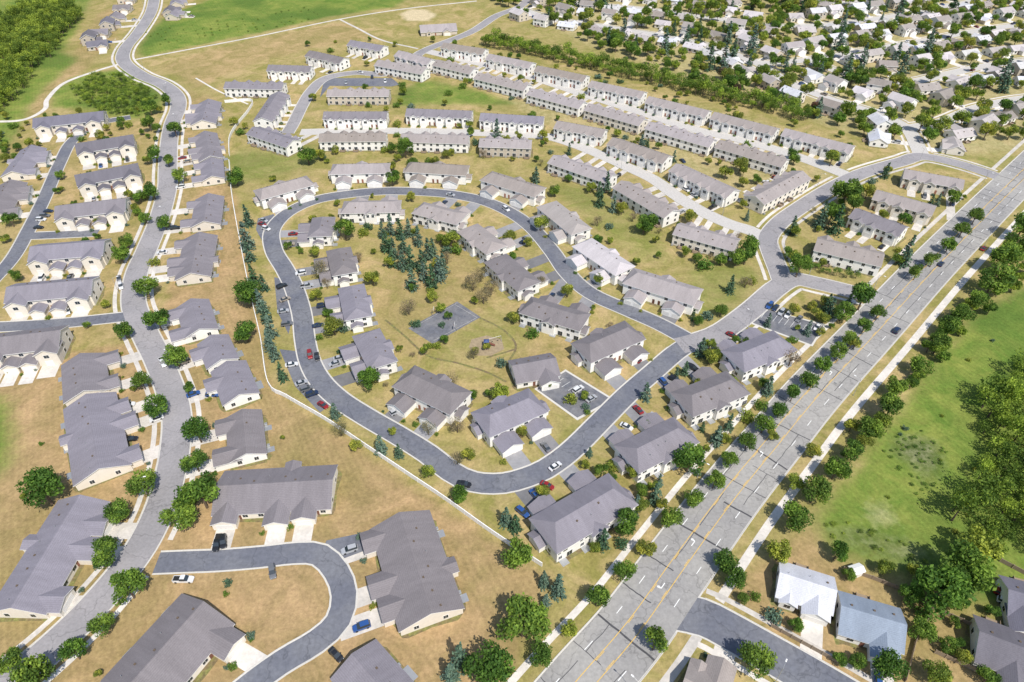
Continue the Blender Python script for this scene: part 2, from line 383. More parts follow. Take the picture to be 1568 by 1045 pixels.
def build_parts(kind,L,D,seed,roof,wall):
    rr=random.Random(seed)
    W=Part();Rf=Part();Wi=Part();Dr=Part();Ex=Part(); dr=[]
    two=kind in('row','quad','house2','manor'); H=5.5 if two else 2.9
    pt={'row':.40,'quad':.44,'ranch':.40,'house':.5,'house2':.5,'manor':.46}[kind]
    x0,x1,y0,y1=-L/2,L/2,-D/2,D/2
    usehip = kind=='quad'
    if usehip:
        hip(Rf,x0,x1,y0,y1,H,pt,.55,frac=.62)
        W.box(x0,x1,y0,y1,0,H)
    else:
        gwall(W,'x',x0,x1,y0,y1,H,pt); prism(Rf,'x',x0,x1,y0,y1,H+.02,pt)
    floors=(0.9,3.6) if two else (0.9,)
    wings=[]
    if kind=='row':
        n=max(2,int(round(L/8.0))); uw=L/n
        for i in range(n):
            cx=x0+uw*(i+.5); side=1 if i%2 else -1
            wings.append((cx-side*uw*.12,uw*.56,1.7 if i%2 else 1.2,H-.25,.55,1,2.7))
            Dr.box(cx+side*uw*.32-.5,cx+side*uw*.32+.5,y0-.06,y0+.02,0,2.1,1)
            win(Wi,'y',cx+side*uw*.32,y0,3.6,-1)
            win(Wi,'y',cx-uw*.25,y1,3.6,1,1.5); win(Wi,'y',cx+uw*.22,y1,3.6,1,1.2)
            win(Wi,'y',cx-uw*.22,y1,.15,1,1.9,2.05); win(Wi,'y',cx+uw*.25,y1,.9,1,1.3)
            dx=cx-uw*.22
            if rr.random()<.6:
                Ex.box(dx-1.5,dx+1.5,y1+.04,y1+2.4,.25,.4,0)
                for q in (dx-1.45,dx+1.45): Ex.box(q-.05,q+.05,y1+.1,y1+2.35,.4,1.3,0)
                Ex.box(dx-1.4,dx+1.4,y1+2.3,y1+2.38,.95,1.3,0)
            Ex.box(cx+uw*.42-.45,cx+uw*.42+.45,y1+.5,y1+1.4,.0,.85,1)
    elif kind=='manor':
        wings=[(-L*.36,7.6,3.0,H-.1,.5,1,2.7),(L*.36,7.6,3.0,H-.1,.5,1,2.7),(-L*.12,5.4,5.0,2.8,.5,1,4.6),(L*.12,5.4,5.0,2.8,.5,1,4.6)]
        for cx in (-L*.22,0,L*.22):
            win(Wi,'y',cx,y0,3.6,-1,1.5); Dr.box(cx-.5,cx+.5,y0-.06,y0+.02,0,2.1,1)
        for i in range(5):
            cx=x0+L*(i+.5)/5; win(Wi,'y',cx,y1,3.6,1,1.5); win(Wi,'y',cx-1,y1,.15,1,1.9,2.05); win(Wi,'y',cx+1.6,y1,.9,1,1.2)
    elif kind=='quad':
        wings=[(-L*.27,7.6,6.2,2.9,.46,2,2.6),(L*.27,7.6,5.2,2.9,.46,2,2.6)]
        for cx in (-L*.40,-L*.13,L*.13,L*.40):
            win(Wi,'y',cx,y0,3.6,-1,1.4); win(Wi,'y',cx,y1,3.6,1,1.5); win(Wi,'y',cx-1.6,y1,.15,1,1.9,2.05)
            win(Wi,'y',cx+1.7,y1,.9,1,1.2); win(Wi,'y',cx+2.1,y1,3.6,1,1.0)
            Ex.box(cx-.2,cx+2.2,y1+.05,y1+2.2,.0,.12,1)
        for cx in (-1.2,1.2): Dr.box(cx-.5,cx+.5,y0-.06,y0+.02,0,2.1,1)
        gwall(W,'x',x1+.001,x1+2.4,-D*.3,D*.1,2.8,.46); prism(Rf,'x',x1+.4,x1+2.4,-D*.3,D*.1,2.82,.46)
        gwall(W,'x',x0-2.0,x0-.001,-D*.1,D*.3,2.8,.46); prism(Rf,'x',x0-2.0,x0-.4,-D*.1,D*.3,2.82,.46)
        gwall(W,'y',y1-.01,y1+1.4,-2.6,2.6,H-.4,.45); prism(Rf,'y',y1-2.6,y1+1.4,-2.6,2.6,H-.4,.45)
        win(Wi,'y',-1.2,y1+1.4,3.5,1,1.2); win(Wi,'y',1.2,y1+1.4,3.5,1,1.2)
    elif kind=='ranch':
        n=max(2,int(round(L/12.0))); uw=L/n
        if L<20: n=1; uw=L
        for i in range(n):
            cx=x0+uw*(i+.5)
            wings.append((cx+(1 if i%2 else -1)*uw*.16,6.8,3.4+1.2*(i%2),2.9,.40,1,4.9))
            s=(-1 if i%2 else 1)
            win(Wi,'y',cx+s*uw*.3,y0,.9,-1,1.5); Dr.box(cx+s*uw*.15-.5,cx+s*uw*.15+.5,y0-.06,y0+.02,0,2.1,1)
            win(Wi,'y',cx-uw*.25,y1,.9,1,1.5); win(Wi,'y',cx+uw*.1,y1,.15,1,1.9,2.05); win(Wi,'y',cx+uw*.35,y1,.9,1,1.1)
            Ex.box(cx+uw*.02,cx+uw*.25,y1+.05,y1+2.6,.0,.14,1)
            Ex.box(cx-uw*.08,cx-uw*.08+.9,y1+.4,y1+1.3,.0,.8,1)
            if i==1 and L>30:
                a=cx+uw*.3; gwall(W,'y',y1+.001,y1+2.2,a-2.2,a+2.2,2.8,.42); prism(Rf,'y',y1-2.5,y1+2.2,a-2.2,a+2.2,2.82,.42,.35,.35)
                win(Wi,'y',a,y1+2.2,.8,1,2.2)
    else:
        wx=-L*.22*rr.choice((-1,1)); wings=[(wx,6.6,rr.uniform(2.2,4.5),2.9,.5,1,4.9)]
        s=-1 if wx>0 else 1
        for z in floors:
            win(Wi,'y',s*L*.3,y0,z,-1,1.6); win(Wi,'y',s*L*.3,y1,z,1,1.4); win(Wi,'y',-s*L*.25,y1,z,1,1.6)
        Dr.box(s*L*.1-.5,s*L*.1+.5,y0-.06,y0+.02,0,2.1,1); win(Wi,'y',s*L*.05,y1,.15,1,1.9,2.05)
        if rr.random()<.6:
            a=s*L*.28
            gwall(W,'y',y0-1.2,y0,a-2,a+2,H-.15,.5); prism(Rf,'y',y0-1.2,y0+2.0,a-2,a+2,H-.15,.5); win(Wi,'y',a,y0-1.2,floors[-1],-1,1.6)
        Ex.box(s*L*.05-1.8,s*L*.05+1.8,y1+.1,y1+3,.3,.45,0)
        for q in (s*L*.05-1.7,s*L*.05+1.7): Ex.box(q-.06,q+.06,y1+.2,y1+2.9,0,1.2,0)
    for cx,ww,pr,wh,wp,nd,gd in wings:
        a0=y0-pr; zr=wh+ww/2*wp
        inner = y0+ (min(D/2,(zr-H)/pt+.5) if zr>H else -.02)
        gwall(W,'y',a0,y0-.001,cx-ww/2,cx+ww/2,wh,wp)
        prism(Rf,'y',a0,inner-.4,cx-ww/2,cx+ww/2,wh+.02,wp,.4,.4)
        if kind=='quad':
            for q in (-1,1):
                gx=cx+q*ww*.25; Dr.box(gx-gd/2,gx+gd/2,a0-.05,a0+.02,0,2.2,0)
                for j in range(3): Dr.box(gx-gd/2,gx+gd/2,a0-.058,a0-.051,.5+j*.55,.54+j*.55,2)
        else:
            Dr.box(cx-gd/2,cx+gd/2,a0-.05,a0+.02,0,2.2,0)
            for j in range(3): Dr.box(cx-gd/2,cx+gd/2,a0-.058,a0-.051,.5+j*.55,.54+j*.55,2)
        if wh>4: win(Wi,'y',cx,a0,3.5,-1,1.8)
        dr.append((cx,a0,max(ww-1.2,gd+.3)))
    for ex,s in ((x0,-1),(x1,1)):
        for e in (-D*.25,D*.22):
            for z in floors:
                if rr.random()<.85: win(Wi,'x',e,ex,z,s,1.3)
    for i in range(max(2,int(L/4))):
        vx=x0+L*(i+.5)/max(2,int(L/4))+rr.uniform(-.6,.6)
        if usehip and abs(vx)>L/2-D/2: continue
        yy=rr.uniform(.8,D*.3); z=H+(D/2-yy)*pt+.15
        if rr.random()<.65: Ex.box(vx-.25,vx+.25,yy-.25,yy+.25,z-.3,z+.35,2)
        else: Ex.tube((vx,yy,z-.2),(vx,yy,z+.75),.10,.10,6,1)
    return dict(walls=W.mesh('walls',[M[wall]]),roof=Rf.mesh('roof',[M[roof],M['trim']]),
        windows=Wi.mesh('windows',[M['trim'],M['glass']]),doors=Dr.mesh('doors',[M['garage'],M['door'],M['siding_t']]),
        fittings=Ex.mesh('fittings',[M['deck'],M['metal'],M['bark']])),dr
def place(kind,name,cx,cy,ang,L,D,seed,roof,wall,drv='conc',maxd=24):
    L=round(L*2)/2
    key=(kind,L,D,seed,roof,wall)
    if key not in CACHE: CACHE[key]=build_parts(kind,L,D,seed,roof,wall)
    parts,dr=CACHE[key]
    e=bpy.data.objects.new(name,None); e.location=(cx,cy,0); e.rotation_euler=(0,0,ang); COL.objects.link(e)
    for k,me in parts.items():
        if len(me.vertices): obj(k,me,parent=e)
    ca,sa=math.cos(ang),math.sin(ang)
    a=L/2+1.1;b_=D/2+1.3; q=Part(); pts=[]
    for i in range(28):
        t=i/28*2*math.pi; c_,s_=math.cos(t),math.sin(t); sx=math.copysign(abs(c_)**.25,c_)*(a+random.uniform(-.5,.7)); sy=math.copysign(abs(s_)**.25,s_)*(b_+random.uniform(-.5,.7))
        pts.append((sx,sy,.002))
    q.face(pts); obj('planting_bed',q.mesh('planting_bed',[M['bed']]),parent=e)
    nn_=max(1,int(round(L/ (D*.8))))
    for i in range(nn_):
        lx=-L/2+L*(i+.5)/nn_; FOOT.append((cx+ca*lx,cy+sa*lx,D/2+2.5))
    fd=np.array([sa,-ca]); rt=np.array([ca,sa])
    if drv is None: return e
    for lx,ly,wd in dr:
        s=np.array([cx+ca*lx-sa*ly,cy+sa*lx+ca*ly]); d=0;hit=False
        while d<maxd:
            d+=1.0
            if road_clear(*(s+fd*d))<0: hit=True;break
        ln=d+.5 if hit else 7.0
        p=Part();z=nz(.004)
        q=[s-rt*wd/2+fd*.02,s+rt*wd/2+fd*.02,s+rt*wd/2+fd*ln,s-rt*wd/2+fd*ln]
        p.face([(*k,z) for k in q]); obj('driveway',p.mesh('driveway',[M['drv' if drv=='dark' else drv]]))
        DRV.append((s,fd,rt,ln,wd))
    return e
FV=dict(D=(0,-1),U=(0,1),L=(-1,0),R=(1,0),DL=(-.7,-.7),DR=(.7,-.7),UR=(.7,.7),UL=(-.7,.7))
ZR={'row':7.6,'quad':7.6,'ranch':5.8,'house':5.5,'house2':8,'manor':8}
NM={'row':'townhouse_row','quad':'fourplex_townhouse','ranch':'ranch_townhouse','house':'detached_house','house2':'detached_house','manor':'gabled_townhouse'}
def bl(x1,y1,x2,y2,D,kind,fr,roof='roof_g',wall='siding_w',drv='conc'):
    a=np.array(P(x1,y1,ZR[kind])[:2]); b=np.array(P(x2,y2,ZR[kind])[:2]); d=b-a; L=np.linalg.norm(d); c=(a+b)/2
    ang=math.atan2(d[1],d[0]); f=FV[fr]
    if math.sin(ang)*f[0]-math.cos(ang)*f[1]<0: ang+=math.pi
    if kind=='row': L*=.95
    if kind=='quad': L*=.93
    place(kind,NM[kind],c[0],c[1],ang,L,D,random.randint(0,2),roof,wall,drv)
g,dk,br='roof_g','roof_d','roof_b'
for t in [
 (52,183,158,172,13,'manor','D',dk,'siding_b'),(116,222,203,208,13,'manor','D',dk,'siding_b'),(116,270,210,252,13,'manor','D',dk,'siding_b'),
 (86,318,192,306,13,'manor','D',g,'siding_b'),(48,380,160,371,13,'manor','D',g,'siding_b'),(12,442,142,430,13,'manor','D',g,'siding_b'),(-25,522,92,508,13,'manor','D',g,'siding_b'),
 (48,222,18,262,13,'ranch','R',g,'siding_b'),(16,275,-14,325,13,'ranch','R',g,'siding_b'),
 (319,152,309,184,14,'ranch','L',g,'siding_b'),(313,200,321,238,12,'ranch','L',g,'siding_b'),(322,240,324,268,11,'ranch','L',g,'siding_b'),(319,296,312,338,13,'ranch','L',g,'siding_b'),
 (305,356,292,418,14,'ranch','L',g,'siding_b'),(292,457,305,502,12,'ranch','L',g,'siding_w'),(323,512,338,548,11,'ranch','L',g,'siding_w'),(347,553,366,602,12,'ranch','L',g,'siding_w'),
 (370,626,376,692,11,'ranch','L',g,'siding_w'),(123,542,128,598,14,'ranch','R',g,'siding_b'),(133,606,152,718,16,'ranch','R',g,'siding_b'),(122,760,18,930,15,'ranch','R',g,'siding_b'),
 (312,925,190,1062,18,'ranch','R',g,'siding_b'),(332,746,508,736,16,'ranch','D',g,'siding_b'),(612,788,660,940,17,'ranch','L',g,'siding_b'),
 (540,1002,610,1085,13,'ranch','L',g,'siding_b'),
 (495,327,488,357,10,'quad','L',g,'siding_w','dark'),(517,375,527,414,10,'quad','L',g,'siding_w','dark'),(536,431,548,482,10,'quad','L',g,'siding_w','dark'),
 (559,502,586,554,10,'quad','L',g,'siding_w','dark'),(615,568,708,612,12,'quad','DL',g,'siding_w','dark'),(733,645,826,605,12,'quad','DR',g,'siding_w','dark'),
 (785,562,850,550,12,'house','D',g,'siding_w',None),(888,535,975,498,12,'quad','DR',g,'siding_w','dark'),(803,460,898,488,11,'quad','UR',g,'siding_w','dark'),
 (757,388,812,434,11,'quad','UR',g,'siding_w','dark'),(714,342,762,378,11,'quad','UR',br,'siding_w','dark'),(638,312,709,330,11,'quad','U',br,'siding_w','dark'),
 (521,312,615,310,11,'quad','U',br,'siding_w','dark'),
 (390,294,476,270,11,'quad','D',br,'siding_w','dark'),(504,254,598,252,11,'quad','D',br,'siding_w','dark'),(620,250,718,256,11,'quad','D',br,'siding_w','dark'),
 (742,263,830,290,11,'quad','D',br,'siding_w','dark'),(836,306,892,350,11,'quad','DL','roof_m','siding_w','dark'),(890,364,960,410,11,'quad','DL','roof_m','siding_w','dark'),
 (960,415,1074,450,12,'quad','D',br,'siding_w','dark'),(1036,344,1132,370,11,'row','U',br,'siding_b'),(1250,367,1355,392,12,'row','U',br,'siding_w'),
 (1308,320,1388,350,11,'row','D',g,'siding_w'),(1384,260,1478,277,11,'row','D',br,'siding_b'),(1340,292,1435,318,11,'row','D',br,'siding_b'),
 (1155,302,1230,262,11,'row','UL',br,'siding_b'),
 (1122,548,1206,514,12,'quad','UL',g,'siding_w','dark'),(1043,614,1134,578,12,'quad','UL',g,'siding_w','dark'),
 (958,698,1054,650,12,'quad','UL',g,'siding_w','dark'),(828,816,958,740,13,'quad','UL',g,'siding_w','dark'),
 (846,238,940,270,11,'row','U',br),(950,277,1032,324,11,'row','U',br),(936,211,1026,241,11,'row','D',br),(1034,251,1126,293,11,'row','D',br),
 (852,186,928,200,11,'row','D',br),(578,92,653,106,11,'row','U',br),(668,92,727,106,11,'row','U',br),(731,112,810,131,11,'row','U',br),
 (812,136,895,158,11,'row','U',br),(900,159,988,184,11,'row','U',br,'siding_b'),(993,187,1095,216,11,'row','U',br),(1100,215,1207,246,11,'row','U',br),
 (678,66,745,76,11,'row','D',br),(748,83,817,97,11,'row','D',br),(822,101,900,117,11,'row','D',br),(904,124,989,142,11,'row','D',br),
 (992,148,1088,171,11,'row','D',br),(1092,172,1193,198,11,'row','D',br),(1200,197,1310,225,11,'row','D',br),
 (344,126,436,128,11,'row','U',g),(410,100,478,102,11,'row','D',g),(473,78,528,90,11,'row','D',g),(536,62,589,71,11,'row','D',g),
 (428,140,400,182,11,'row','R',g),(386,195,450,216,11,'row','U',g),(500,138,598,138,11,'row','U',br,'siding_t'),(494,172,595,172,11,'row','D',g),
 (621,167,725,171,11,'row','D',g),(734,174,835,180,11,'row','D',g),(488,206,593,205,11,'row','U',br),(613,206,720,209,11,'row','U',br),
 (733,213,816,216,11,'row','U',br,'siding_t'),(643,41,698,38,14,'house','D',br,'siding_t',None),(610,78,662,92,11,'row','D',br),
 (1195,878,1280,905,11,'house','DL','roof_l','siding_w'),(1290,930,1385,958,12,'house','DL','roof_s','siding_w'),(1500,970,1580,1000,13,'house','DL','roof_d','siding_w'),
 (1545,905,1620,925,12,'house','DL','roof_d','siding_w'),(1050,1040,1110,1070,11,'house','UR','roof_b','siding_b'),
]: bl(*t)
for x,y,a in ((140,66,.3),(155,56,.2),(168,45,.3),(178,32,.2),(190,18,.1),(196,4,.2),(152,74,.4),(262,22,.2),(272,10,.3),(285,-2,.3),(268,28,0)):
    q=P(x,y); place(random.choice(('house','house2')),'detached_house',q[0],q[1],a+random.choice((0,math.pi/2)),14,10,random.randint(0,3),random.choice((g,dk)),'siding_t',maxd=20)
def foot_clear(x,y):
    return min((math.hypot(x-a,y-b_)-r for a,b_,r in FOOT),default=99)
for ri in range(13,19):
    c,h=ROADS[ri]; nn=normals(c); seg=np.hypot(*(np.diff(c,axis=0).T)); s=np.concatenate([[0],np.cumsum(seg)])
    for side in (1,-1):
        d=10+random.uniform(0,6)
        while d<s[-1]-6:
            k=int(np.searchsorted(s,d)); k=min(k,len(c)-1); off=h+15+random.uniform(-2,4)
            x,y=c[k]+nn[k]*side*off
            if road_clear(x,y)>9 and foot_clear(x,y)>7 and y<760:
                t=-nn[k]*side
                ang=math.atan2(t[0],-t[1])
                place(random.choice(('house','house','house2')),'detached_house',x,y,ang+random.uniform(-.1,.1),random.choice((12,14,15)),random.choice((9,10)),random.randint(0,2),random.choice(('roof_m','roof_m','roof_m','roof_b','roof_l')),random.choice(('siding_w','siding_w','siding_b','siding_t')),'concp')
            d+=random.uniform(20,25)
random.seed(11)
for (x,y) in [(905,22),(960,30),(1140,58),(1220,70),(1350,55),(1430,40),(1500,70),(1560,62),(1430,88),(1330,98),(1200,110),(1480,140),(1545,125),(1410,160),(1290,130),(1535,185),(1460,215),(1330,205),(1560,15),(1440,8),(1350,-5),(1120,10),(1050,5),(960,-8),(830,12)]:
    q=P(x,y)
    if road_clear(q[0],q[1])>8 and foot_clear(q[0],q[1])>7:
        place('house','detached_house',q[0],q[1],random.uniform(0,6.28),14,10,random.randint(0,2),'roof_m',random.choice(('siding_w','siding_t')),'concp')
# ---------------- ground ----------------
def axis(lo,hi,step,far):
    a=list(np.arange(lo,hi+.1,step)); s=step;x=hi;r=[]
    while x<far: s*=1.45; x+=s; r.append(x)
    s=step;x=lo;l=[]
    while x>-far: s*=1.45; x-=s; l.append(x)
    return np.array(l[::-1]+a+r)
gx=axis(-560,620,3,9000); gy=axis(20,860,3,9000)
GX,GY=np.meshgrid(gx,gy,indexing='ij')
def inpoly(pp):
    w_=np.array([P(*q)[:2] for q in pp]); ins=np.zeros(GX.shape,bool); n=len(w_)
    for i in range(n):
        x1,y1=w_[i];x2,y2=w_[(i+1)%n]
        cnd=((y1>GY)!=(y2>GY))
        xx=(x2-x1)*(GY-y1)/((y2-y1) if abs(y2-y1)>1e-9 else 1e-9)+x1
        ins^=cnd&(GX<xx)
    return ins.astype(float)
def blur(a,n):
    for _ in range(n):
        b_=a.copy(); b_[1:-1,1:-1]=(a[1:-1,1:-1]*2+a[:-2,1:-1]+a[2:,1:-1]+a[1:-1,:-2]+a[1:-1,2:])/6; a=b_
    return a
Z=np.zeros(GX.shape+(4,))
def zone(ch,pp,val,n=2):
    m_=blur(inpoly(pp),n); Z[...,ch]=np.maximum(Z[...,ch],m_*val)
zone(0,[(1640,420),(1568,440),(1500,475),(1440,535),(1400,590),(1360,650),(1310,720),(1240,790),(1270,835),(1340,862),(1430,905),(1568,925),(1700,925),(1800,500)],1)
zone(0,[(215,90),(213,70),(240,38),(262,22),(300,8),(400,-30),(640,-30),(610,10),(500,27),(400,50),(290,72)],1.0)
zone(0,[(80,165),(75,145),(110,118),(190,105),(235,128),(252,150),(245,170),(200,186),(130,168)],.9)
zone(0,[(-200,260),(-200,-60),(170,-60),(110,60),(95,80),(120,90),(60,145),(40,172),(40,185),(10,225)],.9)
zone(0,[(600,165),(615,140),(650,122),(700,132),(770,150),(800,162),(700,160),(650,160)],.85)
zone(0,[(-60,600),(12,612),(20,650),(16,720),(-60,760)],.9)
zone(0,[(1040,470),(1060,400),(1150,405),(1175,430),(1120,470),(1075,500)],.38)
zone(0,[(850,290),(900,285),(1010,345),(1025,400),(980,400),(900,340)],.35)
zone(0,[(360,232),(480,222),(490,250),(400,275),(350,285),(345,240)],.45)
zone(0,[(1415,215),(1500,200),(1560,225),(1550,262),(1480,258),(1430,240)],.3)
zone(0,[(700,0),(900,90),(1250,190),(1420,240),(1600,230),(1700,-20),(700,-30)],.2,6)
zone(2,[(760,0),(900,70),(1250,188),(1420,240),(1600,230),(1700,-20),(760,-30)],.36,8)  # haze painted into the ground: far suburb lawns mixed towards pale tan
zone(2,[(660,60),(900,120),(1300,220),(1300,275),(1100,300),(900,230),(700,110)],.30,4)  # same painted haze over the far townhouse rows
zone(0,[(580,400),(640,350),(700,370),(760,450),(820,520),(740,560),(640,560),(590,480)],.12,4)
zone(1,[(340,240),(362,300),(390,420),(415,590),(560,690),(700,790),(840,880),(780,1045),(700,1200),(-300,1200),(-60,560),(240,520),(262,430),(300,300)],1,1)
zone(1,[(240,102),(300,82),(400,58),(530,33),(600,66),(560,60),(480,75),(400,95),(340,118),(300,140)],.5)
zone(1,[(130,110),(180,60),(170,30),(200,0),(150,20),(120,70),(90,110),(60,140),(10,215),(0,240)],.6)
zone(1,[(1100,900),(1180,850),(1240,800),(1250,840),(1350,880),(1450,930),(1568,960),(1568,1100),(1300,1100)],.75,1)
zone(1,[(590,330),(700,345),(740,400),(760,470),(640,560),(560,480),(600,400)],.5,5)
zone(1,[(700,560),(900,640),(980,560),(850,500),(760,560)],.45,5)
zone(1,[(260,130),(330,150),(350,230),(340,330),(320,420),(250,420),(270,250)],.6,3)
zone(1,[(0,220),(250,180),(250,500),(0,560)],.4,4)
zone(1,[(960,640),(1100,520),(1340,470),(1000,830),(860,900)],.35,4)
zone(2,[(612,22),(630,14),(655,16),(668,24),(655,33),(625,33)],1,1)
zone(2,[(1325,775),(1350,765),(1370,790),(1355,812),(1332,802)],.6,3)
zone(3,[(1345,690),(1370,665),(1420,660),(1450,690),(1440,740),(1400,760),(1410,720),(1380,710)],.9,3)
zone(3,[(1240,800),(1300,800),(1380,820),(1450,850),(1420,890),(1340,850),(1270,830)],.75,3)
gm=bpy.data.meshes.new('ground'); nx,ny=GX.shape
vv=np.stack([GX.ravel(),GY.ravel(),np.zeros(nx*ny)],1)
ii=np.arange(nx*ny).reshape(nx,ny)
ff=np.stack([ii[:-1,:-1].ravel(),ii[1:,:-1].ravel(),ii[1:,1:].ravel(),ii[:-1,1:].ravel()],1)
gm.from_pydata(vv.tolist(),[],ff.tolist())
ca=gm.color_attributes.new('zone','FLOAT_COLOR','POINT'); ca.data.foreach_set('color',Z.reshape(-1,4).ravel())
m,nt,b=newmat('grass_ground')
cx=N(nt,'ShaderNodeTexCoord').outputs['Object']
at=N(nt,'ShaderNodeAttribute',attribute_name='zone'); sp=N(nt,'ShaderNodeSeparateColor'); nt.links.new(at.outputs['Color'],sp.inputs[0])
n1=noise(nt,cx,.018,5); n2=noise(nt,cx,.07,7,.7,.8); n3=noise(nt,cx,.9,5,.75); n4=noise(nt,cx,.28,6,.72)
base=mixc(nt,maprange(nt,n2,.38,.62,0,1),(.235,.215,.064),(.42,.315,.155))
base=mixc(nt,maprange(nt,n1,.42,.62,0,.5),base,(.21,.205,.06))
br1=mixc(nt,maprange(nt,n2,.36,.64,0,1),(.27,.20,.09),(.42,.285,.15))
br1=mixc(nt,maprange(nt,n1,.47,.66,0,.7),br1,(.235,.195,.075))
wv=N(nt,'ShaderNodeTexWave'); wv.inputs['Scale'].default_value=.16; wv.inputs['Distortion'].default_value=0
mp=N(nt,'ShaderNodeMapping'); mp.inputs['Rotation'].default_value=(0,0,R(-28)); nt.links.new(cx,mp.inputs[0]); nt.links.new(mp.outputs[0],wv.inputs['Vector'])
stripe=math_(nt,'SUBTRACT',wv.outputs['Fac'],.5)
amp=maprange(nt,n1,.4,.6,.03,.10); br1=scalec(nt,br1,math_(nt,'ADD',1.0,math_(nt,'MULTIPLY',amp,stripe)))
gr=mixc(nt,maprange(nt,n2,.36,.64,0,1),(.11,.18,.03),(.215,.245,.055))
gr=mixc(nt,maprange(nt,n1,.46,.60,0,.85),gr,(.085,.145,.027))
gr=scalec(nt,gr,math_(nt,'ADD',1.0,math_(nt,'MULTIPLY',stripe,.08)))
fac=lambda o,a=.25,b_=.75: maprange(nt,math_(nt,'ADD',o,math_(nt,'MULTIPLY',math_(nt,'SUBTRACT',n4,.5),.6)),a,b_,0,1)
bb=mixc(nt,fac(sp.outputs[1],.15,.85),base,br1)
bb=mixc(nt,fac(sp.outputs[0],.05,.95),bb,gr)
bb=mixc(nt,fac(at.outputs['Alpha'],.3,.9),bb,mixc(nt,maprange(nt,n4,.4,.6,0,1),(.07,.10,.03),(.19,.20,.10)))
bb=mixc(nt,fac(sp.outputs[2],.1,.9),bb,(.52,.43,.27))
bb=scalec(nt,bb,math_(nt,'MULTIPLY',maprange(nt,n3,.3,.7,.78,1.22),maprange(nt,n4,.3,.7,.84,1.16)))
nt.links.new(bb,b.inputs['Base Color']); b.inputs['Roughness'].default_value=.95; b.inputs['Specular IOR Level'].default_value=.1
bp=N(nt,'ShaderNodeBump'); bp.inputs['Strength'].default_value=.6; bp.inputs['Distance'].default_value=.3; nt.links.new(n3,bp.inputs['Height']); nt.links.new(bp.outputs[0],b.inputs['Normal'])
gm.materials.append(m); obj('ground',gm)
# ---------------- trees ----------------
def leaves(C,out,size,rng):
    n=len(C); r=rng.normal(size=(n,3)); nrm=r*.75+out; nrm/=np.linalg.norm(nrm,axis=1)[:,None]+1e-9
    a=np.cross(nrm,rng.normal(size=(n,3))); a/=np.linalg.norm(a,axis=1)[:,None]+1e-9; bb_=np.cross(nrm,a)
    s=(size*rng.uniform(.6,1.3,n))[:,None]
    return np.stack([C-a*s,C-bb_*s*.6,C+a*s,C+bb_*s*.6],1).reshape(-1,3)
def decid(seed,n=1500,R0=4.0,H=9.0,sparse=False,lobes=13):
    rng=np.random.RandomState(seed); p=Part()
    p.tube((0,0,-.1),(0,0,H*.45),.28,.18,7,0)
    LC=[]
    for i in range(lobes):
        th=rng.uniform(0,6.28); ph=rng.uniform(-.5,1)
        rr=R0*.62*math.sqrt(max(0,1-ph*ph*.8)); LC.append((rr*math.cos(th),rr*math.sin(th),H*.57+ph*H*.26,R0*rng.uniform(.28,.5),rng.uniform(.6,1.4)))
    LC.append((0,0,H*.62,R0*.55,1.0))
    for l in LC[:7]: p.tube((0,0,H*.3),(l[0]*.9,l[1]*.9,l[2]),.13,.04,5,0)
    Vs=[];S=[]
    per=n//len(LC)
    for lx,ly,lz,lr,sh in LC:
        d=rng.normal(size=(per,3)); d/=np.linalg.norm(d,axis=1)[:,None]
        rad=lr*(1-.45*rng.uniform(0,1,per)**1.6)*rng.uniform(.92,1.2,per)
        C=d*rad[:,None]*np.array([1,1,.82])+np.array([lx,ly,lz])
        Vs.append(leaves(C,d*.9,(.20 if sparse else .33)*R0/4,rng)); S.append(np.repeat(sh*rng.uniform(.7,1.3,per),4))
    return p,np.concatenate(Vs),np.concatenate(S)
def conif(seed,n=1100,R0=2.3,H=9.0):
    rng=np.random.RandomState(seed); p=Part(); p.tube((0,0,-.1),(0,0,H*.95),.2,.03,6,0)
    tiers=13; Vs=[];S=[]
    for t in range(tiers):
        f=t/tiers; z=H*(.06+.92*f); r=R0*(1-f)**.85+.12; nb=max(5,int(15*(1-f)))
        for k in range(nb):
            th=rng.uniform(0,6.28); bl_=r*rng.uniform(.72,1.12); m_=max(3,int(n/ (tiers*9)))
            if r>1 and k%3==0: p.tube((0,0,z+.1),(math.cos(th)*bl_*.8,math.sin(th)*bl_*.8,z-.2),.04,.015,4,0)
            u=rng.uniform(.2,1,m_); C=np.stack([np.cos(th)*u*bl_,np.sin(th)*u*bl_,z-.28*u*r*.6+rng.normal(0,.08,m_)],1)+rng.normal(0,.09,(m_,3))
            o=np.tile([math.cos(th)*.5,math.sin(th)*.5,.8],(m_,1)); Vs.append(leaves(C,o,.30,rng)); S.append(np.repeat(rng.uniform(.7,1.3)*np.ones(m_),4))
    return p,np.concatenate(Vs),np.concatenate(S)
def treemesh(name,p,V,S,mats):
    n0=len(p.v); nf=len(V)//4
    me=bpy.data.meshes.new(name)
    F=[tuple(f) for f in p.f]+(np.arange(nf*4).reshape(-1,4)+n0).tolist()
    me.from_pydata([tuple(v) for v in p.v]+V.tolist(),[],F)
    for x in mats: me.materials.append(x)
    me.polygons.foreach_set('material_index',[0]*len(p.f)+[1]*nf)
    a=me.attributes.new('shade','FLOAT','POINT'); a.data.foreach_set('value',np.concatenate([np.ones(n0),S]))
    return me
DV=[decid(100+i,2500) for i in range(6)]
T={}
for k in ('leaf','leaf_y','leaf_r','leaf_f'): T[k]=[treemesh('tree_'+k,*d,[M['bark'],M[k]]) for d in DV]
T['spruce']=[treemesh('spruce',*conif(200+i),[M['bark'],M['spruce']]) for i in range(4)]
T['dry']=[treemesh('sparse_tree',*decid(300+i,1300,4,9,True),[M['bark'],M['dry']]) for i in range(2)]
